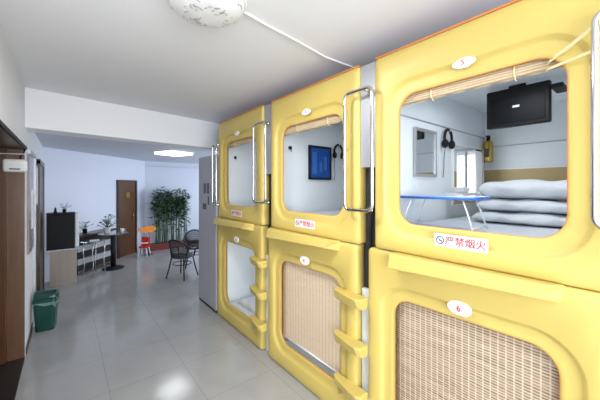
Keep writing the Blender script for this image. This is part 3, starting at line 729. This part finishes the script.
sm.build('stems', 'stem', t); lm.build('leaves', 'leaf', t)
# rattan chairs
def make_chair(lab, loc, rz):
    t = thing('rattan_armchair', lab, 'chair', loc, rz, 'rattan armchairs in the far room')   # faces +y
    MB().lathe([(.001, .345), (.17, .345), (.185, .352), (.185, .368), (.17, .374), (.001, .376)], n=28, cap=False).build('seat', 'rattan', t)
    arc = []
    for k in range(25):
        a = math.radians(200+140*0-0) if 0 else math.radians(-20-140*k/24-0)
        arc.append(a)
    hoop = []
    for k in range(29):
        a = math.radians(30-240*k/28); back = max(0, -math.sin(a)); r = .215
        hoop.append((r*math.cos(a), r*math.sin(a), .50+.17*back**1.3))
    pts = [(.165, .10, .36)]+hoop+[(-.165, .10, .36)]
    MB().tube(pts, .013, 7).build('armrest_hoop', 'rattan', t)
    vs = []; fs = []; nn = 33; mm = 8; bk = MB()
    def P(a, f):
        back = max(0, -math.sin(a)); r0 = .178; r1 = .213; z0 = .37; z1 = .50+.17*back**1.3
        r = r0+(r1-r0)*f; return (r*math.cos(a), r*math.sin(a), z0+(z1-z0)*f)
    A = [math.radians(-25-130*k/(nn-1)) for k in range(nn)]
    for a in A: bk.tube([P(a, f/3) for f in range(4)], .0042, 4)
    for f in (.1, .22, .34, .46, .58, .70, .82, .93): bk.tube([P(a, f) for a in A], .0042, 4)
    bk.build('backrest', 'rattan', t)
    for sx in (-1, 1):
        for sy in (-1, 1):
            MB().tube([(sx*.125, sy*.115, .35), (sx*.15, sy*.14, .18), (sx*.185, sy*.175, 0)], .011, 7).build('leg', 'black', t)
    MB().tube([(.15*math.cos(a), .15*math.sin(a), .235) for a in [2*PI*k/20 for k in range(20)]], .007, 6, closed=True).build('stretcher_ring', 'black', t)
    return t
make_chair('black rattan armchair nearer the camera, seen from its side', (1.56, 5.16, 0), -1.0)
make_chair('black rattan armchair turned with its round back behind the first', (1.98, 5.75, 0), 2.9)
t = thing('small_round_table', 'low dark round table between the rattan chairs and grey cabinet', 'table', (2.16, 5.36, 0))
MB().lathe([(.17, .42), (.175, .43), (.17, .44)], n=28).build('table_top', 'gblack', t)
MB().lathe([(.02, .02), (.02, .42)], n=12).build('column', 'black', t)
MB().lathe([(.13, 0), (.13, .02)], n=24).build('base', 'black', t)
tag(MB().lathe([(.03, 0), (.035, .05), (.03, .05)], n=14).build('cup', 'pot', loc=(2.10, 5.34, .441)), 'small pale cup on the low dark round table', 'cup')

# ------------------------------------------------------------------ light
def area(name, loc, rot, sx, sy, e, col=(1, 1, 1)):
    L = bpy.data.lights.new(name, 'AREA'); L.shape = 'RECTANGLE'; L.size = sx; L.size_y = sy; L.energy = e; L.color = col
    o = bpy.data.objects.new(name, L); C.objects.link(o); o.location = loc; o.rotation_euler = rot; return o
area('window_light_back', (-.9, -3.15, 1.45), (PI/2, 0, 0), 4.1, 1.6, 185, (.95, .98, 1))
area('added_window_light', (-3.4, -1.4, 1.45), (PI/2, 0, -PI/2), 2.4, 1.6, 30, (.95, .98, 1))  # added side light reaching the capsule fronts obliquely
area('window_light_far', (4.5, 6.1, 1.35), (PI/2, 0, PI/2), 2.2, 1.25, 52, (.88, .94, 1))
lo = area('lamp_light_far', (1.53, 5.55, ZF-.075), (0, 0, .35), .46, .46, 2.6, (.93, .96, 1))
area('back_wall_fill_light', (FX+1.42, PX-.11, 1.66), (PI/2, 0, PI), .12, .36, 1.1, (.95, .98, 1))  # added light that brightens the back wall of the nearest capsule
area('lamp_light_corridor', (.52, 1.355, ZC-.10), (0, 0, 0), .3, .3, 18, (.97, .98, 1))
area('added_light_lobby', (.45, -1.1, ZC-.10), (0, 0, 0), .34, .34, 8, (.97, .98, 1))  # added downward light, gives the ledges a shadow beneath
w = bpy.data.worlds.new('world'); bpy.context.scene.world = w; w.use_nodes = True
w.node_tree.nodes['Background'].inputs[0].default_value = (.85, .92, 1, 1); w.node_tree.nodes['Background'].inputs[1].default_value = 1.0

# ------------------------------------------------------------------ camera
F = 290.; YAW = math.atan((300-66)/F)
cam = bpy.data.cameras.new('camera'); cam.lens = F/600*36; cam.sensor_width = 36; cam.sensor_fit = 'HORIZONTAL'; cam.shift_y = -13/600; cam.clip_start = .02
co = bpy.data.objects.new('camera', cam); C.objects.link(co); co.location = (0, 0, 1.545); co.rotation_euler = (PI/2, 0, -YAW)
bpy.context.scene.camera = co
# real-world size: the whole place is 1.1 times the drafting units
S = 1.1
for o in list(bpy.data.objects):
    if o.parent is None:
        o.location = o.location*S
        if o.type != 'CAMERA': o.scale = o.scale*S
        if o.type == 'LIGHT': o.data.energy *= S*S
vs = bpy.context.scene.view_settings
vs.view_transform = 'Standard'; vs.look = 'None'; vs.gamma = 1; vs.use_curve_mapping = False; vs.exposure = 0.5
